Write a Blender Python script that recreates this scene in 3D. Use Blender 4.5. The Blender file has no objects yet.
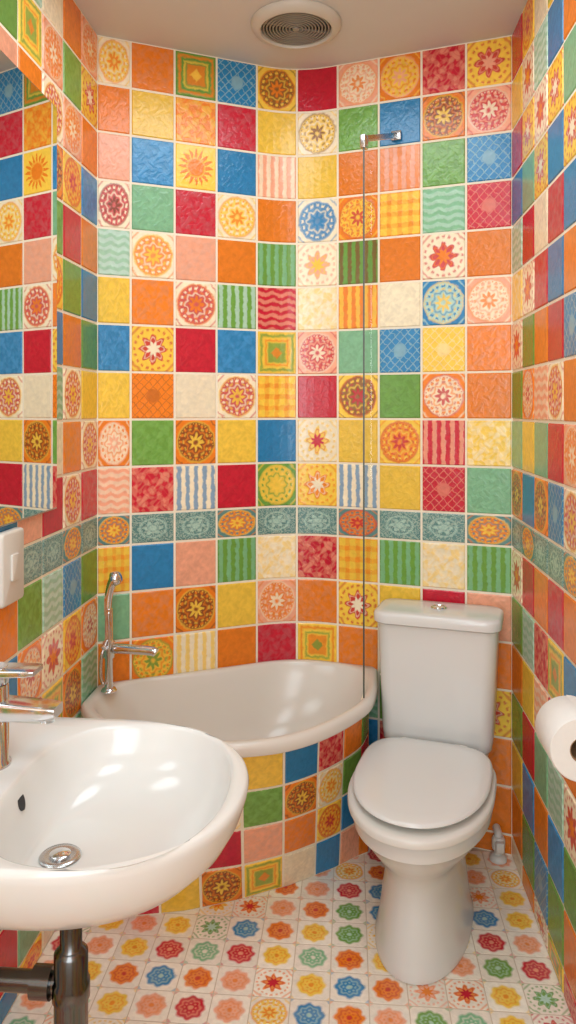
import bpy, bmesh, math, random
from mathutils import Vector, Matrix
random.seed(7)
scene = bpy.context.scene
COL = scene.collection
pi = math.pi

# ------------------------------------------------------------------ colours
def lin(c):
    out = []
    for v in c:
        v = v / 255.0
        out.append(v / 12.92 if v <= 0.04045 else ((v + 0.055) / 1.055) ** 2.4)
    return tuple(out)
PAL = {k: lin(v) for k, v in {
    'O': (242, 132, 34), 'Y': (251, 206, 74), 'R': (206, 30, 54), 'B': (40, 132, 186),
    'G': (108, 160, 66), 'T': (130, 188, 144), 'P': (247, 172, 138), 'C': (252, 236, 202),
    'M': (190, 222, 204), 'N': (126, 66, 38), 'E': (94, 138, 134), 'W': (252, 240, 224), 'K': (184, 202, 182)}.items()}
PATS = {'p': 0, 's': 1, 'f': 2, 'm': 3, 'd': 4, 'l': 5, 'w': 6, 'a': 7, 'q': 8, 'r': 9, 'u': 10, 't': 11}

def simple_mat(name, col, rough=0.3, metal=0.0, noise=0.0, nscale=20, bump=0.0, **kw):
    m = bpy.data.materials.new(name); m.use_nodes = True
    nt = m.node_tree; b = nt.nodes['Principled BSDF']
    c = lin(col) + (1,)
    b.inputs['Roughness'].default_value = rough
    b.inputs['Metallic'].default_value = metal
    for k, v in kw.items():
        b.inputs[k.replace('_', ' ')].default_value = v
    tc = nt.nodes.new('ShaderNodeTexCoord'); n = nt.nodes.new('ShaderNodeTexNoise')
    n.inputs['Scale'].default_value = nscale; n.inputs['Detail'].default_value = 4
    nt.links.new(tc.outputs['Object'], n.inputs['Vector'])
    mx = nt.nodes.new('ShaderNodeMix'); mx.data_type = 'RGBA'
    mx.inputs['A'].default_value = c
    mx.inputs['B'].default_value = tuple(x * (1 - noise) for x in c[:3]) + (1,)
    nt.links.new(n.outputs['Fac'], mx.inputs['Factor'])
    nt.links.new(mx.outputs['Result'], b.inputs['Base Color'])
    if bump:
        bp = nt.nodes.new('ShaderNodeBump'); bp.inputs['Strength'].default_value = bump
        bp.inputs['Distance'].default_value = 0.002
        nt.links.new(n.outputs['Fac'], bp.inputs['Height']); nt.links.new(bp.outputs[0], b.inputs['Normal'])
    return m

PORC = simple_mat('white_porcelain', (222, 222, 218), 0.13, noise=0.03, nscale=3)
ACRY = simple_mat('white_acrylic', (222, 216, 206), 0.2, noise=0.04, nscale=3)
PLAS = simple_mat('white_plastic', (222, 219, 211), 0.35, noise=0.04)
VENTP = simple_mat('aged_white_plastic', (206, 200, 188), 0.45, noise=0.05)
CHROME = simple_mat('chrome', (225, 226, 228), 0.12, 1.0, noise=0.05)
DCHROME = simple_mat('satin_chrome', (205, 206, 206), 0.24, 1.0, noise=0.12, nscale=30)
PCHROME = simple_mat('dull_dark_chrome', (112, 112, 112), 0.2, 1.0, noise=0.3, nscale=30)
DARK = simple_mat('dark_void', (40, 38, 38), 0.6)
GRILLE = simple_mat('grille_metal', (150, 146, 138), 0.4, 0.2, noise=0.1)
PAPER = simple_mat('tissue_paper', (226, 224, 219), 0.9, noise=0.05, nscale=80, bump=0.2)
CARD = simple_mat('cardboard', (150, 118, 84), 0.9, noise=0.1)
MIRR = simple_mat('mirror_silver', (232, 236, 234), 0.015, 1.0)
EDGE = simple_mat('glass_edge', (72, 78, 70), 0.4, 0.2)
CEIL = simple_mat('ceiling_paint', (212, 208, 202), 0.75, noise=0.04, nscale=6, bump=0.05)
WALLP = simple_mat('wall_paint', (232, 230, 226), 0.7, noise=0.05, nscale=6)
GROUT = simple_mat('grout', (250, 238, 214), 0.8, noise=0.12, nscale=60, bump=0.2)
FGROUT = simple_mat('floor_grout', (222, 202, 178), 0.85, noise=0.2, nscale=60, bump=0.2)
GLASS = bpy.data.materials.new('clear_glass'); GLASS.use_nodes = True
_n = GLASS.node_tree; _n.nodes.clear()
_o = _n.nodes.new('ShaderNodeOutputMaterial'); _t = _n.nodes.new('ShaderNodeBsdfTransparent')
_t.inputs[0].default_value = (0.98, 0.99, 0.98, 1)
_g = _n.nodes.new('ShaderNodeBsdfGlossy'); _g.inputs['Roughness'].default_value = 0.02
_m = _n.nodes.new('ShaderNodeMixShader')
_m.inputs[0].default_value = 0.04
_n.links.new(_t.outputs[0], _m.inputs[1])
_n.links.new(_g.outputs[0], _m.inputs[2]); _n.links.new(_m.outputs[0], _o.inputs[0])

# ------------------------------------------------------------------ tile material
def tile_material():
    m = bpy.data.materials.new('painted_glazed_tile'); m.use_nodes = True
    nt = m.node_tree; N = nt.nodes; L = nt.links
    b = N['Principled BSDF']
    def setin(n, i, v):
        if isinstance(v, (int, float)): n.inputs[i].default_value = v
        else: L.new(v, n.inputs[i])
    def M(op, a, b_=None, c=None, clamp=False):
        n = N.new('ShaderNodeMath'); n.operation = op; n.use_clamp = clamp
        setin(n, 0, a)
        if b_ is not None: setin(n, 1, b_)
        if c is not None: setin(n, 2, c)
        return n.outputs[0]
    def S(a, edge, w=0.09):   # 1 where a<edge, soft
        return M('MULTIPLY_ADD', M('SUBTRACT', edge, a), 1 / w, 0.5, clamp=True)
    add = lambda a, c: M('ADD', a, c)
    mul = lambda a, c: M('MULTIPLY', a, c)
    mx = lambda a, c: M('MAXIMUM', a, c)
    sub = lambda a, c: M('SUBTRACT', a, c)
    cos = lambda a: M('COSINE', a)
    ab = lambda a: M('ABSOLUTE', a)
    uvn = N.new('ShaderNodeUVMap'); uvn.uv_map = 'UVMap'
    sp = N.new('ShaderNodeSeparateXYZ')
    tc = N.new('ShaderNodeTexCoord')
    nz = N.new('ShaderNodeTexNoise'); nz.inputs['Scale'].default_value = 60; nz.inputs['Detail'].default_value = 4
    L.new(tc.outputs['Object'], nz.inputs['Vector'])
    L.new(uvn.outputs[0], sp.inputs[0])
    wob = mul(sub(nz.outputs['Fac'], 0.5), 0.20)
    x = add(M('MULTIPLY_ADD', sp.outputs[0], 2.0, -1.0), wob)
    y = add(M('MULTIPLY_ADD', sp.outputs[1], 2.0, -1.0), wob)
    r = M('SQRT', add(mul(x, x), mul(y, y)))
    th = M('ARCTAN2', y, x)
    c8 = cos(mul(th, 8)); c6 = cos(mul(th, 6)); c20 = cos(mul(th, 20)); c12 = cos(mul(th, 12)); c16 = cos(mul(th, 16))
    man = add(ab(x), ab(y)); mxx = mx(ab(x), ab(y))
    pats = []
    big = N.new('ShaderNodeTexNoise'); big.inputs['Scale'].default_value = 22; big.inputs['Detail'].default_value = 3
    L.new(tc.outputs['Object'], big.inputs['Vector'])
    # shared embossed floral relief
    dk = add(mul(cos(mul(x, 6.3)), cos(mul(y, 6.3))), mul(c8, mul(r, 0.7)))
    dk = add(dk, mul(cos(mul(r, 16)), .6))
    dkm = M('MULTIPLY_ADD', dk, 1.2, 0.4, clamp=True)
    # finer leaf-scroll relief
    lf = mul(cos(add(mul(x, 13), mul(cos(mul(y, 9)), 1.6))), cos(add(mul(y, 13), mul(cos(mul(x, 9)), 1.6))))
    lfm = M('MULTIPLY_ADD', lf, 1.8, 0.35, clamp=True)
    # 0 plain
    pats.append((add(add(mul(big.outputs['Fac'], 0.25), mul(dkm, .18)), mul(lfm, .22)), 0.0))
    # 1 stripes
    pats.append((mul(M('MULTIPLY_ADD', cos(mul(x, 15.7)), 1.3, 0.4, clamp=True), .75), 0.0))
    # 2 flower
    p1 = S(r, M('MULTIPLY_ADD', c8, 0.12, 0.54))
    ring = mul(S(ab(sub(r, 0.84)), 0.05), M('MULTIPLY_ADD', c20, 1.2, 0.6, clamp=True))
    inner = S(r, M('MULTIPLY_ADD', c8, -0.07, 0.27))
    cor = mx(mul(S(ab(sub(man, 1.55)), 0.07), .6), mul(S(sub(2.0, man), 0.2), .8))
    vein = mul(S(ab(sub(r, M('MULTIPLY_ADD', c8, 0.10, 0.42))), 0.025), 0.8)
    pats.append((mul(mx(mx(p1, mul(ring, .8)), cor), .92), mx(inner, vein)))
    # 3 medallion
    disc = mul(S(r, 0.88), sub(1.0, mul(S(ab(sub(r, 0.72)), 0.05), M('MULTIPLY_ADD', c16, 1.2, 0.5, clamp=True))))
    disc = mul(disc, sub(1.0, mul(S(ab(sub(r, M('MULTIPLY_ADD', c8, 0.06, 0.48))), 0.04), .8)))
    m2 = mx(S(r, M('MULTIPLY_ADD', c8, 0.10, 0.30)), mx(mul(S(ab(sub(r, 0.88)), 0.03), .8), mul(S(ab(sub(r, 0.60)), 0.03), M('MULTIPLY_ADD', c12, 1.2, 0.6, clamp=True))))
    m2 = mx(m2, mul(S(ab(sub(r, 0.79)), 0.02, .05), M('MULTIPLY_ADD', cos(mul(th, 32)), 1.5, 0.2, clamp=True)))
    m2 = mul(m2, sub(1.0, S(r, 0.10)))
    pats.append((mul(mx(disc, mx(mul(S(ab(sub(man, 1.62)), 0.05), .7), mul(S(sub(2.0, man), 0.14), .8))), .88), mul(m2, .85)))
    # 4 damask
    pats.append((add(mul(dkm, 0.34), mul(lfm, .24)), 0.0))
    # 5 lattice
    la = mx(S(ab(M('SINE', mul(add(x, y), 7.85))), 0.22, .2), S(ab(M('SINE', mul(sub(x, y), 7.85))), 0.22, .2))
    pats.append((mul(mx(la, S(r, 0.30)), 0.40), 0.0))
    # 6 waves
    wv = cos(add(mul(y, 19), mul(M('SINE', mul(x, 8)), 1.0)))
    pats.append((mul(M('MULTIPLY_ADD', wv, 0.9, 0.5, clamp=True), 0.55), 0.0))
    # 7 plaid
    pl = add(mul(M('MULTIPLY_ADD', cos(mul(x, 12.5)), 2, 0, clamp=True), .5), mul(M('MULTIPLY_ADD', cos(mul(y, 12.5)), 2, 0, clamp=True), .5))
    pats.append((mul(pl, 0.8), 0.0))
    # 8 squares
    s1 = mx(S(ab(sub(mxx, 0.78)), 0.06), S(mxx, 0.45))
    s2 = mx(S(man, 0.28), mul(S(ab(sub(mxx, 0.55)), 0.04), 1.0))
    pats.append((mul(s1, .8), mul(s2, .8)))
    # 9 floor rosette: full scalloped flower with inner ring, corner dots
    fr = S(r, M('MULTIPLY_ADD', c8, 0.05, 0.74), .14)
    fi = mul(S(ab(sub(r, M('MULTIPLY_ADD', c8, 0.05, 0.50))), 0.05), .5)
    fd = mul(S(ab(sub(r, .30)), .04), mul(M('MULTIPLY_ADD', c8, 1.0, .5, clamp=True), .6))
    pats.append((mx(mul(fr, M('MULTIPLY_ADD', big.outputs['Fac'], .3, .80)), mul(S(sub(2.0, man), 0.24), .5)), mx(mx(fi, fd), mul(S(r, .14), .8))))
    # 10 sun
    ray = mul(S(r, M('MULTIPLY_ADD', c16, 0.20, 0.62)), 1.0)
    pats.append((mul(ray, sub(1.0, mul(S(ab(sub(r, .42)), .03), .6))), 0.0))
    # 11 scrollwork with round medallion
    tn = cos(add(mul(nz.outputs['Fac'], 34), mul(lf, 3)))
    t2 = mx(mul(S(ab(sub(r, .60)), .05), .5), mul(S(r, M('MULTIPLY_ADD', c6, .10, .36)), .6))
    t2 = mul(t2, sub(1.0, mul(S(ab(sub(r, .22)), .03), .8)))
    pats.append((mul(M('MULTIPLY_ADD', tn, 1.3, 0.2, clamp=True), .6), t2))
    pa = N.new('ShaderNodeAttribute'); pa.attribute_name = 'pat'
    t1 = None; t2_ = None
    for i, (a, c) in enumerate(pats):
        e = M('COMPARE', pa.outputs['Fac'], float(i), 0.4)
        v1 = mul(e, a); v2 = mul(e, c)
        t1 = v1 if t1 is None else add(t1, v1)
        t2_ = v2 if t2_ is None else add(t2_, v2)
    cols = []
    for nme in ('base', 'motif', 'accent'):
        a = N.new('ShaderNodeAttribute'); a.attribute_name = nme; cols.append(a.outputs['Color'])
    def mixc(f, a, c):
        n = N.new('ShaderNodeMix'); n.data_type = 'RGBA'
        L.new(f, n.inputs['Factor']); L.new(a, n.inputs['A']); L.new(c, n.inputs['B'])
        return n.outputs['Result']
    c = mixc(t2_, mixc(t1, cols[0], cols[1]), cols[2])
    hv = N.new('ShaderNodeHueSaturation')
    L.new(c, hv.inputs['Color']); L.new(M('MULTIPLY_ADD', nz.outputs['Fac'], 0.36, 0.82), hv.inputs['Value'])
    L.new(hv.outputs[0], b.inputs['Base Color'])
    b.inputs['Roughness'].default_value = 0.24
    bp = N.new('ShaderNodeBump'); bp.inputs['Strength'].default_value = 0.2; bp.inputs['Distance'].default_value = 0.002
    L.new(add(add(add(add(t1, mul(t2_, .5)), mul(dkm, .4)), mul(lfm, .5)), mul(big.outputs['Fac'], .3)), bp.inputs['Height'])
    L.new(bp.outputs[0], b.inputs['Normal'])
    return m
TILE = tile_material()

def spec(code):
    code = (code + '--')[:4] if len(code) < 4 else code
    b = PAL[code[0]]; p = PATS[code[1]]
    m = PAL[code[2]] if code[2] != '-' else tuple(min(1, v * 0.72 + 0.10) if max(b) > .6 else v * 1.3 + .04 for v in b)
    if code[1] == 'p' and code[2] == '-': m = tuple(v * 0.74 for v in b)
    a = PAL[code[3]] if code[3] != '-' else m
    return b, m, a, p

class Tiler:
    def __init__(s, grout=None): s.v = []; s.f = []; s.uv = []; s.att = []; s.mi = []; s.g = grout or GROUT
    def quad(s, pts, uvs, at, mi):
        i = len(s.v); s.v += pts; s.f.append(tuple(range(i, i + len(pts)))); s.uv += uvs
        s.att += [at] * len(pts); s.mi.append(mi)
    def tile(s, P, u0, u1, v0, v1, code, g=0.0035, b=0.003, h=0.003, nu=1, tilt=0.0005):
        at = spec(code)
        j_ = random.uniform(.92, 1.06)
        at = (tuple(min(1, q * j_) for q in at[0]), at[1], at[2], at[3])
        us = [u0 + g, u0 + g + b] + [u0 + g + b + (u1 - u0 - 2 * g - 2 * b) * k / nu for k in range(1, nu)] + [u1 - g - b, u1 - g]
        vs = [v0 + g, v0 + g + b, v1 - g - b, v1 - g]
        ta = random.uniform(-tilt, tilt); tb = random.uniform(-tilt, tilt)
        base = len(s.v)
        for j, v in enumerate(vs):
            for i, u in enumerate(us):
                edge = i in (0, len(us) - 1) or j in (0, 3)
                fu = (u - u0) / (u1 - u0); fv = (v - v0) / (v1 - v0)
                d = 0.0002 if edge else h + ta * (fu - .5) * 2 + tb * (fv - .5) * 2
                s.v.append(P(u, v, d))
        n = len(us)
        for j in range(3):
            for i in range(n - 1):
                idx = (base + j * n + i, base + j * n + i + 1, base + (j + 1) * n + i + 1, base + (j + 1) * n + i)
                s.f.append(idx); s.mi.append(0)
                for q in idx:
                    k = q - base; uu = us[k % n]; vv = vs[k // n]
                    s.uv.append(((uu - u0) / (u1 - u0), (vv - v0) / (v1 - v0))); s.att.append(at)
    def backing(s, P, us, v0, v1, thick):
        at = spec('Cp')
        z4 = [(0, 0)] * 4
        for a, c in zip(us[:-1], us[1:]):
            s.quad([P(a, v0, 0), P(c, v0, 0), P(c, v1, 0), P(a, v1, 0)], z4, at, 1)
            if thick:
                s.quad([P(c, v0, -thick), P(a, v0, -thick), P(a, v1, -thick), P(c, v1, -thick)], z4, at, 1)
                s.quad([P(a, v1, 0), P(c, v1, 0), P(c, v1, -thick), P(a, v1, -thick)], z4, at, 1)
                s.quad([P(c, v0, 0), P(a, v0, 0), P(a, v0, -thick), P(c, v0, -thick)], z4, at, 1)
        if thick:
            a = us[0]; s.quad([P(a, v0, 0), P(a, v1, 0), P(a, v1, -thick), P(a, v0, -thick)], z4, at, 1)
            a = us[-1]; s.quad([P(a, v1, 0), P(a, v0, 0), P(a, v0, -thick), P(a, v1, -thick)], z4, at, 1)
    def build(s, name):
        me = bpy.data.meshes.new(name); me.from_pydata(s.v, [], s.f)
        uvl = me.uv_layers.new(name='UVMap')
        for i, uv in enumerate(s.uv): uvl.data[i].uv = uv
        for k, nm in enumerate(('base', 'motif', 'accent')):
            a = me.attributes.new(nm, 'FLOAT_COLOR', 'CORNER')
            flat = []
            for at in s.att: flat += [*at[k], 1.0]
            a.data.foreach_set('color', flat)
        a = me.attributes.new('pat', 'FLOAT', 'CORNER'); a.data.foreach_set('value', [float(at[3]) for at in s.att])
        me.materials.append(TILE); me.materials.append(s.g)
        me.polygons.foreach_set('material_index', s.mi)
        o = bpy.data.objects.new(name, me); COL.objects.link(o); return o

# ------------------------------------------------------------------ generic mesh helpers
def newobj(name, verts, faces, mat, smooth=True):
    me = bpy.data.meshes.new(name); me.from_pydata([tuple(v) for v in verts], [], faces)
    bm = bmesh.new(); bm.from_mesh(me); bmesh.ops.remove_doubles(bm, verts=bm.verts, dist=1e-6)
    bmesh.ops.recalc_face_normals(bm, faces=bm.faces); bm.to_mesh(me); bm.free()
    me.materials.append(mat)
    if smooth:
        me.polygons.foreach_set('use_smooth', [True] * len(me.polygons))
        me.set_sharp_from_angle(angle=math.radians(50))
    o = bpy.data.objects.new(name, me); COL.objects.link(o); return o
def rings_data(rings, closed_u=True, cap0=True, cap1=True, loop=False):
    v = []; f = []; n = len(rings[0])
    for r in rings: v += list(r)
    R = len(rings)
    for j in range(R if loop else R - 1):
        j2 = (j + 1) % R
        for i in range(n):
            i2 = (i + 1) % n
            f.append((j * n + i, j * n + i2, j2 * n + i2, j2 * n + i))
    if cap0 and not loop: f.append(tuple(reversed(range(n))))
    if cap1 and not loop: f.append(tuple((R - 1) * n + i for i in range(n)))
    return v, f
def rings_obj(name, rings, mat, **k):
    v, f = rings_data(rings, **k); return newobj(name, v, f, mat)
def multi(name, parts, mat):
    V = []; F = []
    for v, f in parts:
        o = len(V); V += list(v); F += [tuple(i + o for i in q) for q in f]
    return newobj(name, V, F, mat)
def lathe_d(prof, M4=Matrix(), n=40, loop=False):
    rings = [[M4 @ Vector((r * math.cos(2 * pi * i / n), r * math.sin(2 * pi * i / n), h)) for i in range(n)] for r, h in prof]
    return rings_data(rings, loop=loop)
def lathe(name, prof, mat, M4=Matrix(), n=40, loop=False):
    v, f = lathe_d(prof, M4, n, loop); return newobj(name, v, f, mat)
def smooth_path(pts, k=6):
    pts = [Vector(p) for p in pts]; out = []
    for i in range(len(pts) - 1):
        p0 = pts[max(i - 1, 0)]; p1 = pts[i]; p2 = pts[i + 1]; p3 = pts[min(i + 2, len(pts) - 1)]
        for j in range(k):
            t = j / k
            out.append(0.5 * ((2 * p1) + (p2 - p0) * t + (2 * p0 - 5 * p1 + 4 * p2 - p3) * t * t + (3 * p1 - p0 - 3 * p2 + p3) * t ** 3))
    out.append(pts[-1]); return out
def tube_d(pts, rad, n=18, smooth=True):
    P = smooth_path(pts) if smooth else [Vector(p) for p in pts]
    rings = []; up = None
    for i, p in enumerate(P):
        t = (P[min(i + 1, len(P) - 1)] - P[max(i - 1, 0)]).normalized()
        if up is None:
            up = Vector((0, 0, 1)) if abs(t.z) < .9 else Vector((1, 0, 0))
        a = (up - t * up.dot(t)).normalized(); bb = t.cross(a); up = a
        rr = rad(i / (len(P) - 1)) if callable(rad) else rad
        rings.append([p + (a * math.cos(2 * pi * k / n) + bb * math.sin(2 * pi * k / n)) * rr for k in range(n)])
    return rings_data(rings)
def tube(name, pts, rad, mat, **k):
    v, f = tube_d(pts, rad, **k); return newobj(name, v, f, mat)
def rrect(cx, cy, w, d, r, z, seg=6):
    out = []
    for (sx, sy, a0) in ((1, 1, 0), (-1, 1, 90), (-1, -1, 180), (1, -1, 270)):
        for k in range(seg + 1):
            a = math.radians(a0 + 90 * k / seg)
            out.append(Vector((cx + sx * (w / 2 - r) + r * math.cos(a), cy + sy * (d / 2 - r) + r * math.sin(a), z)))
    return out
def rbox_d(c, size, r, M4=Matrix()):
    w, d, h = size; e = min(r * .5, h * .3)
    rs = []
    for dz, k in ((-h / 2, e), (-h / 2 + e * .3, e * .3), (-h / 2 + e, 0), (h / 2 - e, 0), (h / 2 - e * .3, e * .3), (h / 2, e)):
        rs.append([M4 @ (p + Vector((c[0], c[1], c[2]))) for p in rrect(0, 0, w - 2 * k, d - 2 * k, max(r - k, .0005), dz)])
    return rings_data(rs)
def rbox(name, c, size, r, mat, M4=Matrix()):
    v, f = rbox_d(c, size, r, M4); return newobj(name, v, f, mat)

def thing(name, loc, label, cat, rot=0.0):
    e = bpy.data.objects.new(name, None); e.empty_display_size = 0.1
    e.location = loc; e.rotation_euler = (0, 0, rot); COL.objects.link(e)
    e['label'] = label; e['category'] = cat
    return e
def attach(o, e, local=False, label=None):
    o.parent = e
    if not local:
        o.matrix_parent_inverse = (Matrix.Translation(e.location) @ e.rotation_euler.to_matrix().to_4x4()).inverted()
    if label: o['label'] = label
    return o
def struct(o):
    o['kind'] = 'structure'; o['label'] = STL.get(o.name, o.name); return o
STL = {}

# ------------------------------------------------------------------ room shell
XL, XR = -0.783, 0.509
H = 2.56
A = Vector((XL, 2.315)); Bm = Vector((-0.180, 2.624)); Cc = Vector((XR, 2.418))
d1 = (Bm - A).normalized(); d2 = (Cc - Bm).normalized()
ang = math.acos(d1.dot(d2)); tl = 0.12; Rr = tl / math.tan(ang / 2)
L1 = (Bm - A).length - tl; LA = Rr * ang; L2 = (Cc - Bm).length - tl
LT = L1 + LA + L2
S0 = A + d1 * L1
n1 = Vector((d1.y, -d1.x))
ctr = S0 + n1 * Rr
def wpath(u):
    if u <= L1: return A + d1 * u, n1
    if u <= L1 + LA:
        a = (u - L1) / Rr
        nn = Vector((n1.x * math.cos(-a) - n1.y * math.sin(-a), n1.x * math.sin(-a) + n1.y * math.cos(-a)))
        return ctr - nn * Rr, nn
    return Bm + d2 * (tl + u - L1 - LA), Vector((d2.y, -d2.x))
def Pback(u, v, d):
    p, n = wpath(u); return (p.x + n.x * d, p.y + n.y * d, v)
YF = -0.9
def Pleft(u, v, d): return (XL + d, YF + u, v)
def Pright(u, v, d): return (XR - d, Cc.y - u, v)

T = 0.15
tops = [H - T * i for i in range(11)]
rows = [(tops[i + 1], tops[i]) for i in range(10)] + [(0.963, 1.06)]
z = 0.963
while z > 0.02:
    rows.append((max(z - T, 0), z)); z -= T
BACK = [
 "CmYO Od-- GqOY BlM- YmNO Rp-- PmCO OmYP RdP- YfRP",
 "Op-- Yp-- OdY- Rd-- Yp-- CmYN Gd-- Bp-- OmNY PmRC",
 "Pp-- Bd-- YuOO Bp-- PsC- Yp-- Op-- PsO- Gd-- BlM-",
 "CmRN Tp-- Rd-- CmYO Op-- CmBB OmYR YaOO TwM- RlP-",
 "MwT- CmOY Pd-- Op-- GsT- CfPY GsN- Op-- CfRO Op--",
 "Yp-- Od-- CmRO GsM- RwP- CdY- OsY- Cp-- BmMY PmCO",
 "Bd-- YfRC Rp-- Bd-- YqGO PmRC Tp-- BlM- YlC- Od--",
 "Yp-- OlN- Cd-- CmRY YaO- Rp-- YmNR Gp-- OmCR Op--",
 "OmCP Gd-- OmNY Yp-- Bp-- CfYR Yp-- YmOR RsP- YdC-",
 "PwC- RdP- CsB- Rp-- GmYY YfOC CsB- Yp-- RlP- Tp--",
 "EmOY EtKM EtKM EmOY EtKM EtKM EmOR EtKM EtKM EmOY",
 "YaO- Bp-- Pp-- GsT- CdY- RdP- YaO- GsT- CdY- GsT-",
 "Tp-- Od-- OmNY Yp-- PmOC Od-- YfRC Yp-- Rp-- Pp--",
 "Op-- OmYG CsY- Op-- Rd-- YqOG Od-- Gp-- Bp-- Od--"]
RAND = ("Op-- Op-- Od-- OmCR OmNY Yp-- Yp-- YdC- YfRC YmOR Rp-- Rp-- Rd-- RdP- Bp-- Bp-- Bd-- BlM- Gp-- Gd-- Gp-- GsT- "
        "Tp-- Rp-- TwM- Pp-- Op-- PmOC Cp-- CfRO CmYO MwT- Op-- YqGO CmRY Op-- PwC- Yp-- Gp-- Bp-- Rp--").split()
def rnd(prev):
    for _ in range(8):
        c = random.choice(RAND)
        if c[0] not in prev: return c
    return c
cb = [0, .105, .247, .389, .531, .672]
cb += [cb[-1] + (LT - cb[-1]) * k / 5 for k in range(1, 6)]
tl_ = Tiler()
for ri, (v0, v1) in enumerate(rows):
    last = 'x'
    for ci in range(10):
        if ri < len(BACK): code = BACK[ri].split()[ci]
        else: code = rnd(last)
        last = code[0]
        if v1 - v0 < .03: continue
        tl_.tile(Pback, cb[ci], cb[ci + 1], v0, v1, code, nu=5 if cb[ci + 1] > L1 and cb[ci] < L1 + LA else 1)
us = [0, L1] + [L1 + LA * k / 8 for k in range(1, 9)] + [LT]
tl_.backing(Pback, us, 0, H, 0.08)
wb = tl_.build('wall_back'); STL['wall_back'] = 'curved wall covered in colourful hand-painted square tiles'; struct(wb)

def side(name, P, length, from_corner_at_end):
    t = Tiler(); w = 0.1427
    n = int(length / w)
    bounds = [length - w * k for k in range(n + 1)] if from_corner_at_end else [w * k for k in range(n + 1)]
    prevrow = ['x'] * n
    for ri, (v0, v1) in enumerate(rows):
        if v1 - v0 < .03: continue
        last = 'x'
        for k in range(n):
            a, c = sorted((bounds[k], bounds[k + 1]))
            if ri == 10: code = 'EmOY' if k % 3 == 1 else 'EtKM'
            else: code = rnd(last + prevrow[k])
            last = code[0]; prevrow[k] = last
            t.tile(P, a, c, v0, v1, code)
    t.backing(P, [0, length], 0, H, 0.08)
    return t.build(name)
STL['wall_left'] = 'wall of colourful patterned square tiles with a teal border'
STL['wall_right'] = 'wall of colourful patterned square tiles with a teal border'
struct(side('wall_left', Pleft, A.y - YF, True))
struct(side('wall_right', Pright, Cc.y - YF, False))

# floor
tf = Tiler(FGROUT); fw = (XR - XL) / 14
FC = ['R', 'O', 'Y', 'G', 'T', 'B', 'P', 'O', 'Y', 'R', 'P', 'Y', 'P', 'O']
for j in range(38):
    last = ''
    for i in range(14):
        y1 = 2.62 - fw * j
        if y1 - fw < YF: continue
        xc = XL + fw * (i + .5)
        yw = (A + d1 * ((xc - A.x) / d1.x)).y if xc < Bm.x else (Bm + d2 * ((xc - Bm.x) / d2.x)).y
        if y1 > yw + .03: continue
        c = random.choice([q for q in FC if q != last]); last = c
        acc = {'R': 'P', 'O': 'R', 'Y': 'O', 'G': 'M', 'T': 'W', 'B': 'M', 'P': 'O'}[c]
        q = random.random()
        code = 'W' + ('r' if q < .78 else 'f' if q < .93 else 'm') + c + acc
        tf.tile(lambda u, v, d: (u, v, d), XL + fw * i, XL + fw * (i + 1), y1 - fw, y1, code, g=.0012, b=.001, h=.0006, tilt=0.0001)
tf.backing(lambda u, v, d: (u, v, d), [XL, XR], YF, 2.62, 0.08)
STL['floor'] = 'off-white floor tiles with small multicoloured flower rosettes'
struct(tf.build('floor'))
def slab(name, x0, x1, y0, y1, z0, z1, mat):
    v = [(x, y, zz) for zz in (z0, z1) for y in (y0, y1) for x in (x0, x1)]
    return newobj(name, v, [(0, 1, 3, 2), (4, 5, 7, 6), (0, 1, 5, 4), (2, 3, 7, 6), (0, 2, 6, 4), (1, 3, 7, 5)], mat, False)
STL['ceiling'] = 'plain off-white painted ceiling'; STL['wall_front'] = 'plain cream painted wall'
struct(slab('ceiling', XL - .08, XR + .08, YF - .08, 2.72, H, H + .08, CEIL))
struct(slab('wall_front', XL - .08, XR + .08, YF - .08, YF, 0, H, WALLP))

# ------------------------------------------------------------------ bathtub
TZ = 0.54
e_ = 0.006
wallpts = []
uR = L1 + LA + (0.0974 - (Bm.x + d2.x * tl)) / d2.x
for k in range(0, 25):
    u = uR * k / 24; p, n = wpath(max(u, 0.0)); wallpts.append(p + n * e_)
front = smooth_path([(0.092, 2.42, 0), (0.086, 2.345, 0), (0.056, 2.219, 0), (-0.044, 2.060, 0), (-0.151, 1.962, 0), (-0.263, 1.918, 0), (-0.36, 1.908, 0), (-0.47, 1.922, 0), (-0.59, 1.966, 0), (-0.68, 2.025, 0), (-0.74, 2.085, 0), (XL + e_, 2.15, 0)], 6)
front = [Vector((p.x, p.y)) for p in front]
poly = [Vector((XL + e_, 2.3))] + wallpts[1:] + front
cen = Vector((-0.33, 2.22))
def rayhit(a):
    d = Vector((math.cos(a), math.sin(a))); best = 9
    for i in range(len(poly)):
        p = poly[i]; q = poly[(i + 1) % len(poly)]; s = q - p
        den = d.x * s.y - d.y * s.x
        if abs(den) < 1e-9: continue
        w = p - cen
        t = (w.x * s.y - w.y * s.x) / den; k = (w.x * d.y - w.y * d.x) / den
        if t > 0 and -1e-6 <= k <= 1 + 1e-6: best = min(best, t)
    return best
NT = 144
ro = [rayhit(2 * pi * i / NT) for i in range(NT)]
def smoothr(r, it):
    r = list(r)
    for _ in range(it): r = [(r[i - 1] + r[i] * 2 + r[(i + 1) % NT]) / 4 for i in range(NT)]
    return r
rs = smoothr(ro, 30)
ri_ = smoothr([min(a - 0.028, b_ - 0.030) for a, b_ in zip(rs, ro)], 6)
def tr(rad, z, c=cen): return [Vector((c.x + rad[i] * math.cos(2 * pi * i / NT), c.y + rad[i] * math.sin(2 * pi * i / NT), z)) for i in range(NT)]
def scr(rad, k): return [x * k for x in rad]
def off(rad, k): return [x - k for x in rad]
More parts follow.
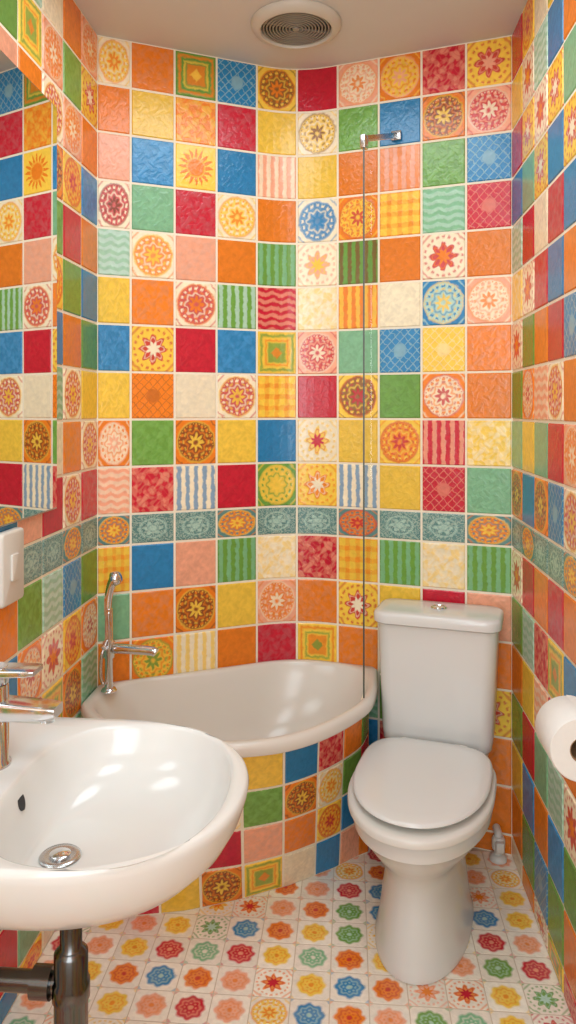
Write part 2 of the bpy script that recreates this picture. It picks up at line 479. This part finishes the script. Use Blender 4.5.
cR = [tr(off(ro, .03), .503), tr(off(ro, .003), .505), tr(ro, .510), tr(ro, .528), tr(off(ro, .004), .536), tr(off(ro, .010), TZ),
      tr([x + .006 for x in ri_], TZ), tr(ri_, .537), tr(off(ri_, .006), .528), tr(scr(ri_, .95), .50),
      tr(scr(ri_, .88), .44), tr(scr(ri_, .77), .37), tr(scr(ri_, .64), .325), tr(scr(ri_, .50), .305), tr(scr(ri_, .3), .298), tr(scr(ri_, .1), .296)]
tub = thing('bathtub', (-.33, 2.22, 0), 'white corner bathtub with a curved rim and colourful tiled front', 'bathtub')
attach(rings_obj('tub_shell', cR, ACRY, cap0=False), tub, label='glossy white acrylic tub with a rounded rim')
fr2 = list(reversed(front))
NA = 80
def resample(pts, n):
    c = [0]
    for a, b_ in zip(pts[:-1], pts[1:]): c.append(c[-1] + (b_ - a).length)
    out = []
    for k in range(n + 1):
        u = c[-1] * k / n
        for i in range(len(c) - 1):
            if u <= c[i + 1] + 1e-9:
                out.append(pts[i].lerp(pts[i + 1], (u - c[i]) / max(1e-9, c[i + 1] - c[i]))); break
    return out, c[-1]
topraw = []
for p in fr2 + [Vector((0.093, 2.50))]:
    dv = Vector((-0.33, 2.45)) - p; topraw.append(p + dv.normalized() * .032)
topraw[0] = Vector((XL + .006, 2.18))
atop, LTOP = resample(topraw, NA)
BL = [(-.79, 2.20), (-.74, 2.12), (-.66, 2.06), (-.58, 2.045), (-.44, 2.075), (-.293, 2.135), (-.15, 2.215), (-.03, 2.305), (.035, 2.37), (.10, 2.44)]
def bline(x):
    for (x0, y0), (x1, y1) in zip(BL[:-1], BL[1:]):
        if x <= x1: return y0 + (y1 - y0) * (x - x0) / (x1 - x0)
    return BL[-1][1]
abot = []
for p in atop:
    k = max(0.0, bline(p.x) - p.y)
    abot.append(Vector((max(p.x - k * .10, XL + .006), p.y + k + .001)))
AH = .505
def interp(lst, u):
    t = max(0, min(NA - 1e-6, u / LTOP * NA)); i = int(t); return lst[i].lerp(lst[i + 1], t - i)
def Papr(u, v, d):
    f = v / AH
    p = interp(abot, u).lerp(interp(atop, u), f)
    t = (interp(atop, u + .01) - interp(atop, u - .01)).normalized()
    return (p.x + t.y * d, p.y - t.x * d, v)
# tiles are laid out from the free end so the visible columns stay in place
ta = Tiler(); nc = round(LTOP / .1185); aw = LTOP / nc
APR = ["Yp-- Rp-- Gp-- PmOC Op-- Yp-- Bp-- RdP- Op-- Gp-- Yp-- Op--",
       "Bp-- Op-- YfRC Rp-- CmYO Gd-- OmNY CmYO Gp-- Rp-- Op-- YmOR",
       "Op-- CsY- Bp-- Yp-- Rp-- Pd-- Od-- YmOR Bp-- Yp-- Gp-- Gp--",
       "Yp-- Op-- Rd-- Yp-- OmNY YqGO Cp-- Bp-- Pp-- Op-- Rp-- Rp--"]
for r_ in range(4):
    v1 = AH - AH / 4 * r_
    cc = APR[r_].split()
    for k in range(nc):
        ta.tile(Papr, aw * k, aw * (k + 1), v1 - AH / 4, v1, cc[k % 12], nu=5, tilt=.0003)
ta.backing(Papr, [LTOP * k / NA for k in range(NA + 1)], 0.001, AH, 0.015)
attach(ta.build('tiled_apron'), tub, label='curved front panel of colourful square tiles')
attach(lathe('drain', [(0.001, .0), (.03, 0), (.032, .003), (.026, .006), (.001, .005)], CHROME, Matrix.Translation((cen.x, cen.y, .2965))), tub, label='chrome tub drain')

# ------------------------------------------------------------------ bath tap
bx, by = -.722, 2.245
bt = thing('bath_tap', (bx, by, TZ), 'chrome bath mixer tap with hand shower standing on the tub rim', 'tap')
attach(multi('tap_body', [lathe_d([(.022, 0), (.024, .004), (.020, .010), (.013, .014), (.012, .03), (.012, .10), (.018, .105), (.019, .15), (.012, .156), (.011, .25), (.001, .255)], Matrix.Translation((bx, by, TZ)), 24)], CHROME), bt)
attach(tube('spout', [(bx, by, .670), (bx + .05, by - .008, .672), (bx + .10, by - .016, .673), (bx + .140, by - .022, .672), (bx + .150, by - .024, .668)], lambda t: .0145 - .001 * t, CHROME), bt)
attach(multi('hand_shower', [tube_d([(bx - .004, by, .77), (bx - .002, by, .82), (bx + .008, by - .006, .860), (bx + .020, by - .012, .884)], lambda t: .010 + .005 * t),
      lathe_d([(.001, .016), (.014, .015), (.021, .006), (.022, -.008), (.019, -.012), (.001, -.012)], Matrix.Translation((bx + .026, by - .016, .886)) @ Matrix.Rotation(1.2, 4, 'Y'), 24)], CHROME), bt)
attach(tube('shower_hose', [(bx, by - .012, .70), (bx - .012, by - .03, .66), (bx - .014, by - .034, .60), (bx - .004, by - .036, .575), (bx + .006, by - .034, .60), (bx + .008, by - .024, .70), (bx + .004, by - .016, .78)], .0045, DCHROME, n=10), bt)
attach(multi('lever', [tube_d([(bx, by - .015, .675), (bx, by - .035, .68), (bx - .005, by - .055, .695)], lambda t: .008 - .003 * t)], CHROME), bt)

# ------------------------------------------------------------------ glass shower screen
g0 = Vector((.044, 2.251)); g1 = Vector((.074, 2.535))
gd = (g1 - g0).normalized(); gn = Vector((-gd.y, gd.x))
sc = thing('shower_screen', (g0.x, g0.y, TZ), 'clear frameless glass shower screen standing on the tub rim', 'shower screen')
def gbox(a, c, th, z0, z1):
    v = []
    for zz in (z0, z1):
        for p, s in ((a, 1), (c, 1), (c, -1), (a, -1)):
            q = p + gn * s * th / 2; v.append((q.x, q.y, zz))
    return v, [(0, 1, 2, 3), (4, 5, 6, 7), (0, 1, 5, 4), (1, 2, 6, 5), (2, 3, 7, 6), (3, 0, 4, 7)]
GT = 2.185
attach(newobj('glass_panel', *gbox(g0 + gd * .003, g1, .004, TZ + .002, GT), GLASS, False), sc)
attach(newobj('edge_strip', *gbox(g0, g0 + gd * .003, .0048, TZ + .001, GT), EDGE, False), sc, label='thin dark edge strip')
bw = Vector((.155, 2.512)); bs = g0 + gd * .01
P0 = Vector((bs.x, bs.y, GT + .008)); P1 = Vector((bw.x, bw.y, GT + .105))
dv = (P1 - P0); qd = dv.to_track_quat('X', 'Z').to_matrix().to_4x4()
Mb = Matrix.Translation(P0) @ qd
th_ = math.atan2(dv.y, dv.x)
attach(multi('support_bracket', [rbox_d((dv.length / 2, 0, .0), (dv.length, .012, .018), .003, Mb),
    rbox_d((0, 0, 0), (.028, .018, .040), .005, Matrix.Translation((bs.x, bs.y, GT - .002)) @ Matrix.Rotation(th_, 4, 'Z')),
    rbox_d((0, 0, 0), (.010, .034, .030), .004, Matrix.Translation(P1) @ Matrix.Rotation(math.atan2(-.206, .689) + pi / 2, 4, 'Z'))], DCHROME), sc, label='chrome support bracket fixed to the wall')

# ------------------------------------------------------------------ ceiling fan vent
vx, vy = -.159, 2.295
vent = thing('ventilation_fan', (vx, vy, H), 'round off-white ceiling extractor fan with grey ringed grille', 'extractor fan')
MV = Matrix.Translation((vx, vy, H)) @ Matrix.Scale(-1, 4, (0, 0, 1))
attach(lathe('fan_housing', [(.137, .001), (.137, .008), (.132, .016), (.116, .024), (.109, .024), (.106, .018), (.106, .004)], VENTP, MV, 64, loop=True), vent)
attach(lathe('fan_interior', [(.105, .002), (.105, .006), (.001, .006), (.001, .002)], DARK, MV, 48), vent, label='dark fan opening')
gp = []
for k in range(9):
    rr = .018 + k * .0098
    gp.append(lathe_d([(rr, .012), (rr + .005, .012), (rr + .0046, .018), (rr + .0005, .018)], MV, 56, loop=True))
gp.append(lathe_d([(.001, .012), (.012, .012), (.010, .020), (.001, .021)], MV, 32))
for k in range(4):
    a = k * pi / 2 + .4
    gp.append(tube_d([(vx + .01 * math.cos(a), vy + .01 * math.sin(a), H - .013), (vx + .106 * math.cos(a), vy + .106 * math.sin(a), H - .013)], .003, 8, False))
attach(multi('grille', gp, GRILLE), vent, label='grey concentric ring grille')

# ------------------------------------------------------------------ toilet
to = thing('toilet', (.302, 2.466, 0), 'white close-coupled toilet with lid down against the tiled wall', 'toilet', math.radians(-14.4))
def egg(yb, yf, hw, z, n=64, nb=3.0, wf=.42):
    yw = yb + wf * (yf - yb); out = []
    for i in range(n):
        t = 2 * pi * i / n; c = math.cos(t); s = math.sin(t)
        if s >= 0:
            x_ = hw * math.copysign(abs(c) ** (2 / nb), c); y_ = yw + (yb - yw) * abs(s) ** (2 / nb)
        else:
            x_ = hw * math.copysign(abs(c) ** (2 / 2.1), c); y_ = yw + (yf - yw) * abs(s) ** (2 / 2.1)
        out.append(Vector((x_, y_, z)))
    return out
brings = [egg(-.20, -.626, .120, 0), egg(-.20, -.633, .125, .004), egg(-.20, -.633, .125, .016), egg(-.205, -.626, .119, .028), egg(-.21, -.616, .113, .08), egg(-.22, -.602, .105, .14), egg(-.22, -.592, .099, .19),
          egg(-.22, -.595, .101, .218), egg(-.215, -.612, .115, .243), egg(-.20, -.640, .138, .270), egg(-.19, -.666, .158, .300), egg(-.185, -.680, .167, .322), egg(-.185, -.687, .172, .327), egg(-.185, -.699, .180, .333), egg(-.185, -.701, .182, .362), egg(-.19, -.696, .178, .371), egg(-.2, -.6, .10, .373)]
deck = [rrect(0, -.14, .15, .20, .03, .0), rrect(0, -.14, .145, .20, .03, .18), rrect(0, -.135, .20, .20, .03, .27), rrect(0, -.13, .29, .20, .04, .33), rrect(0, -.13, .30, .20, .04, .372), rrect(0, -.13, .29, .19, .035, .380)]
attach(multi('bowl', [rings_data(brings), rings_data(deck)], PORC), to, True)
tk = [rrect(0, -.105, .31, .15, .03, .382), rrect(0, -.105, .322, .16, .035, .39), rrect(0, -.105, .330, .165, .038, .42), rrect(0, -.105, .354, .172, .04, .70), rrect(0, -.105, .358, .174, .04, .742)]
attach(rings_obj('tank', tk, PORC), to, True)
ld = [rrect(0, -.108, .364, .182, .04, .743), rrect(0, -.108, .378, .196, .045, .748), rrect(0, -.108, .380, .198, .046, .769), rrect(0, -.108, .374, .192, .043, .776), rrect(0, -.108, .356, .176, .036, .780), rrect(0, -.108, .29, .12, .03, .781), ]
attach(rings_obj('tank_lid', ld, PORC), to, True)
attach(lathe('flush_button', [(.024, 0), (.025, .003), (.022, .007), (.019, .007), (.018, .005), (.001, .0055)], CHROME, Matrix.Translation((0, -.105, .781)), 32), to, True, 'round chrome flush button')
st = [egg(-.225, -.704, .174, .3745, nb=4), egg(-.222, -.722, .188, .380, nb=4), egg(-.222, -.722, .188, .393, nb=4), egg(-.225, -.718, .184, .3975, nb=4), egg(-.235, -.703, .172, .399, nb=4), egg(-.26, -.66, .15, .399, nb=4)]
attach(rings_obj('seat', st, PLAS), to, True, 'white plastic seat ring')
sl = [egg(-.260, -.640, .138, .400, nb=3.6), egg(-.250, -.655, .150, .4085, nb=3.6), egg(-.226, -.692, .175, .412, nb=3.8), egg(-.223, -.696, .178, .416, nb=3.8), egg(-.224, -.694, .176, .421, nb=3.8), egg(-.23, -.687, .170, .4235, nb=3.8), egg(-.26, -.65, .146, .425, nb=3.6), egg(-.32, -.55, .08, .4255)]
attach(rings_obj('lid', sl, PORC), to, True, 'closed white glossy lid')
for sx in (-.075, .075):
    h = lathe('hinge', [(.001, -.02), (.010, -.02), (.011, -.015), (.011, .015), (.010, .02), (.001, .02)], PLAS, Matrix.Translation((sx, -.212, .404)) @ Matrix.Rotation(pi / 2, 4, 'Y'), 20)
    attach(h, to, True)
px_, py_ = .460, 2.392
wp = thing('water_valve', (px_, py_, 0), 'small white plastic water valve by the toilet', 'pipe')
attach(multi('pipe', [tube_d([(px_, py_ + .03, .085), (px_, py_, .08), (px_, py_, .05), (px_, py_, 0.002)], .012), lathe_d([(.001, 0), (.026, 0), (.026, .01), (.016, .02), (.001, .02)], Matrix.Translation((px_, py_, .001)), 24)], PLAS), wp)
attach(multi('valve', [lathe_d([(.001, -.02), (.018, -.018), (.02, -.01), (.02, .012), (.016, .02), (.001, .022)], Matrix.Translation((px_, py_ - .004, .055)), 24), rbox_d((px_, py_ - .028, .055), (.026, .02, .03), .006)], PLAS), wp)

# ------------------------------------------------------------------ washbasin
bz = .803
ba = thing('washbasin', (XL, 1.17, bz - .16), 'white oval wall-hung porcelain washbasin on the tiled wall', 'sink')
def bout(k, z, n=96, dx=0):
    out = []; cx = -.45; cy = 1.175
    for i in range(n):
        t = 2 * pi * i / n; c = math.cos(t); s = math.sin(t)
        if c >= 0:
            x_ = .292 * abs(c) ** (2 / 2.25); y_ = .243 * math.copysign(abs(s) ** (2 / 2.25), s)
            x_ *= k
        else:
            x_ = -(XL * -1 - .45 - .005) * abs(c) ** (2 / 6.0); y_ = .243 * math.copysign(abs(s) ** (2 / 3.2), s)
        out.append(Vector((cx + x_ + dx, cy + y_ * k, z)))
    return out
def binn(k, z, cx=-.356, cy=1.171, n=96, a=.171, b=.222):
    out = []
    for i in range(n):
        t = 2 * pi * i / n; c = math.cos(t); s = math.sin(t)
        m = 2.2 if c > 0 else 2.8
        out.append(Vector((cx + a * k * math.copysign(abs(c) ** (2 / m), c), cy + b * k * math.copysign(abs(s) ** (2 / m), s), z)))
    return out
br = [bout(.10, .650), bout(.40, .653), bout(.62, .668), bout(.78, .693), bout(.90, .726), bout(.965, .758), bout(.995, .784), bout(1.0, .793), bout(.993, .800), bout(.980, bz),
      binn(1.02, bz), binn(1.0, bz - .002), binn(.985, bz - .008), binn(.965, bz - .024), binn(.90, bz - .056, -.362), binn(.79, bz - .080, -.372, 1.168), binn(.62, bz - .097, -.392, 1.158), binn(.44, bz - .1045, -.418, 1.150), binn(.30, bz - .106, -.438, 1.148), binn(.10, bz - .1065, -.446, 1.146)]
attach(rings_obj('basin', br, PORC), ba)
MD = Matrix.Translation((-.446, 1.146, bz - .1057))
attach(lathe('drain', [(.001, .0), (.030, 0), (.032, .002), (.029, .0045), (.023, .0035), (.001, .003)], DCHROME, MD, 36), ba, label='round chrome drain')
attach(lathe('drain_plug', [(.001, .003), (.015, .003), (.016, .006), (.013, .0075), (.001, .008)], CHROME, MD, 28), ba)
MO = Matrix.Translation((-.5205, 1.170, bz - .034)) @ Matrix.Rotation(math.radians(72), 4, 'Y') @ Matrix.Diagonal((1.2, .85, 1, 1))
attach(lathe('overflow_hole', [(.001, -.003), (.013, -.003), (.013, .002), (.001, .002)], DARK, MO, 24), ba, label='small dark overflow hole')

fx, fy, fz = -.588, 1.215, bz
ft = thing('basin_tap', (fx, fy, fz), 'chrome single-lever mixer tap on the washbasin', 'tap')
attach(lathe('tap_body', [(.001, 0), (.030, 0), (.030, .005), (.026, .009), (.026, .130), (.025, .134), (.001, .135)], CHROME, Matrix.Translation((fx, fy, fz)), 36), ft)
def taper(L, w0, w1, h0, h1, M4, zc=0):
    rs_ = []
    for k in range(7):
        t = k / 6; w_ = w0 + (w1 - w0) * t; h_ = h0 + (h1 - h0) * t
        e2 = .9 if k in (0, 6) else 1
        r0 = rrect(0, 0, w_ * e2, h_ * e2, min(w_, h_) * .2, 0)
        rs_.append([M4 @ Vector((L * t, p.x, p.y + zc)) for p in r0])
    return rings_data(rs_)
Msp = Matrix.Translation((fx, fy, fz + .094)) @ Matrix.Rotation(.01, 4, 'Y')
attach(multi('spout', [taper(.112, .048, .044, .034, .020, Msp, .0), lathe_d([(.001, -.014), (.012, -.014), (.012, 0), (.001, 0)], Msp @ Matrix.Translation((.094, 0, -.004)), 20)], CHROME), ft)
Mlv = Matrix.Translation((fx, fy, fz + .150)) @ Matrix.Rotation(-.03, 4, 'Y')
attach(multi('lever', [taper(.078, .050, .046, .012, .009, Mlv, .006), lathe_d([(.001, -.016), (.0255, -.015), (.0265, -.004), (.0265, .009), (.024, .0125), (.001, .013)], Mlv, 32)], CHROME), ft)

tx, ty = -.432, 1.155
tp = thing('sink_trap', (tx, ty, .40), 'dark chrome bottle trap and waste pipe beneath the washbasin', 'pipe')
attach(lathe('trap_body', [(.001, .385), (.022, .386), (.026, .395), (.026, .47), (.029, .475), (.029, .50), (.026, .505), (.026, .545), (.020, .552), (.017, .555), (.017, .610), (.025, .613), (.025, .650), (.001, .652)], PCHROME, Matrix.Translation((tx, ty, 0)), 36), tp)
attach(multi('waste_pipe', [tube_d([(tx - .02, ty, .495), (XL + .002, ty, .495)], .016, 20, False), lathe_d([(.001, 0), (.024, 0), (.024, .03), (.001, .03)], Matrix.Translation((tx - .06, ty, .495)) @ Matrix.Rotation(pi / 2, 4, 'Y'), 24), lathe_d([(.001, 0), (.035, 0), (.03, .01), (.001, .012)], Matrix.Translation((XL + .001, ty, .495)) @ Matrix.Rotation(pi / 2, 4, 'Y'), 28)], PCHROME), tp)

# ------------------------------------------------------------------ mirror
mi = thing('mirror', (XL + .005, 1.45, 1.129), 'large rectangular wall mirror with a thin metal edge above the washbasin', 'mirror')
def xplate(name, y0, y1, z0, z1, x0, x1, bev, mat):
    v = []
    for x_, k in ((x0, 0), (x1 - bev, 0), (x1, bev)):
        v.append([Vector((x_, y0 + k, z0 + k)), Vector((x_, y1 - k, z0 + k)), Vector((x_, y1 - k, z1 - k)), Vector((x_, y0 + k, z1 - k))])
    vv, f = rings_data(v); return newobj(name, vv, f, mat, False)
attach(xplate('frame', .92, 1.955, 1.129, 2.19, XL + .004, XL + .014, .002, DCHROME), mi)
attach(xplate('mirror_glass', .925, 1.950, 1.134, 2.185, XL + .0142, XL + .0155, .0003, MIRR), mi)

sw = thing('electrical_switch', (XL + .005, 1.66, .94), 'white plastic pull-box switch on the tiled wall', 'switch')
Msw = Matrix.Translation((XL + .003, 1.665, 1.035)) @ Matrix.Rotation(pi / 2, 4, 'Y')
attach(rbox('switch_box', (0, 0, .013), (.165, .115, .024), .012, PLAS, Msw), sw)
attach(rbox('rocker', (.0, 0, .027), (.06, .035, .006), .004, PLAS, Msw), sw)

# ------------------------------------------------------------------ toilet roll and holder
rx, ry, rz = .383, 1.33, .845
rh = thing('toilet_roll_holder', (XR - .004, ry + .06, rz), 'chrome toilet roll holder on the tiled wall', 'toilet roll holder')
attach(multi('holder_arm', [tube_d([(XR - .006, ry + .085, rz), (rx + .05, ry + .085, rz), (rx + .012, ry + .083, rz), (rx, ry + .07, rz), (rx, ry + .03, rz), (rx, ry - .045, rz)], .006, 14)], CHROME), rh)
attach(lathe('wall_plate', [(.001, 0), (.026, 0), (.026, .006), (.02, .010), (.001, .011)], CHROME, Matrix.Translation((XR - .0035, ry + .085, rz)) @ Matrix.Rotation(-pi / 2, 4, 'Y'), 28), rh)
RY = rz - .0134
RO = .054
rl = thing('toilet_roll', (rx, ry, RY - RO), 'white toilet paper roll hanging on the chrome holder', 'toilet paper')
MR = Matrix.Translation((rx, ry, RY)) @ Matrix.Rotation(pi / 2, 4, 'X')
attach(lathe('paper', [(.0215, -.05), (RO - .002, -.05), (RO, -.047), (RO, .047), (RO - .002, .05), (.0215, .05)], PAPER, MR, 56, loop=True), rl)
attach(lathe('cardboard_core', [(.0195, -.049), (.0213, -.049), (.0213, .049), (.0195, .049)], CARD, MR, 40, loop=True), rl, label='brown cardboard core')
pts = [(rx + (RO + .0005) * math.cos(a), RY + (RO + .0005) * math.sin(a)) for a in [pi * .5 - k * pi / 2 / 10 for k in range(11)]] + [(rx + RO + .001, RY - .03), (rx + RO + .002, RY - .055)]
v = []; f = []
for i, (a, c) in enumerate(pts):
    v += [(a, ry - .0495, c), (a, ry + .0495, c)]
    if i: f.append((2 * i - 2, 2 * i - 1, 2 * i + 1, 2 * i))
attach(newobj('loose_sheet', v, f, PAPER), rl)

# ------------------------------------------------------------------ lights
def area(name, loc, rot, size, en, col=(.83, .93, 1.0)):
    l = bpy.data.lights.new(name, 'AREA'); l.shape = 'DISK' if not isinstance(size, tuple) else 'RECTANGLE'
    if isinstance(size, tuple): l.size, l.size_y = size
    else: l.size = size
    l.energy = en; l.color = col
    o = bpy.data.objects.new(name, l); o.location = loc; o.rotation_euler = rot; COL.objects.link(o)
area('ceiling_lamp_light', (-.05, .45, H - .03), (0, 0, 0), .9, 12)
area('deep_fill_light', (-.13, 1.75, H - .03), (0, 0, 0), .7, 8)  # added fill without a fixture, brightens the side walls and far end
area('room_fill_light', (-.12, -.75, 1.6), (math.radians(88), 0, 0), (1.1, 1.5), 30)
w = bpy.data.worlds.new('World'); scene.world = w; w.use_nodes = True
w.node_tree.nodes['Background'].inputs[0].default_value = (1, .97, .94, 1)
w.node_tree.nodes['Background'].inputs[1].default_value = .3
scene.view_settings.view_transform = 'Standard'

# ------------------------------------------------------------------ camera
cam = bpy.data.cameras.new('Camera'); co = bpy.data.objects.new('Camera', cam); COL.objects.link(co)
cam.sensor_fit = 'VERTICAL'; cam.sensor_height = 36; cam.lens = 760 / 1024 * 36
cam.shift_y = -102 / 1024
cam.clip_start = .02
co.location = (0, 0, 1.39); co.rotation_euler = (pi / 2, 0, math.radians(4.574))
scene.camera = co
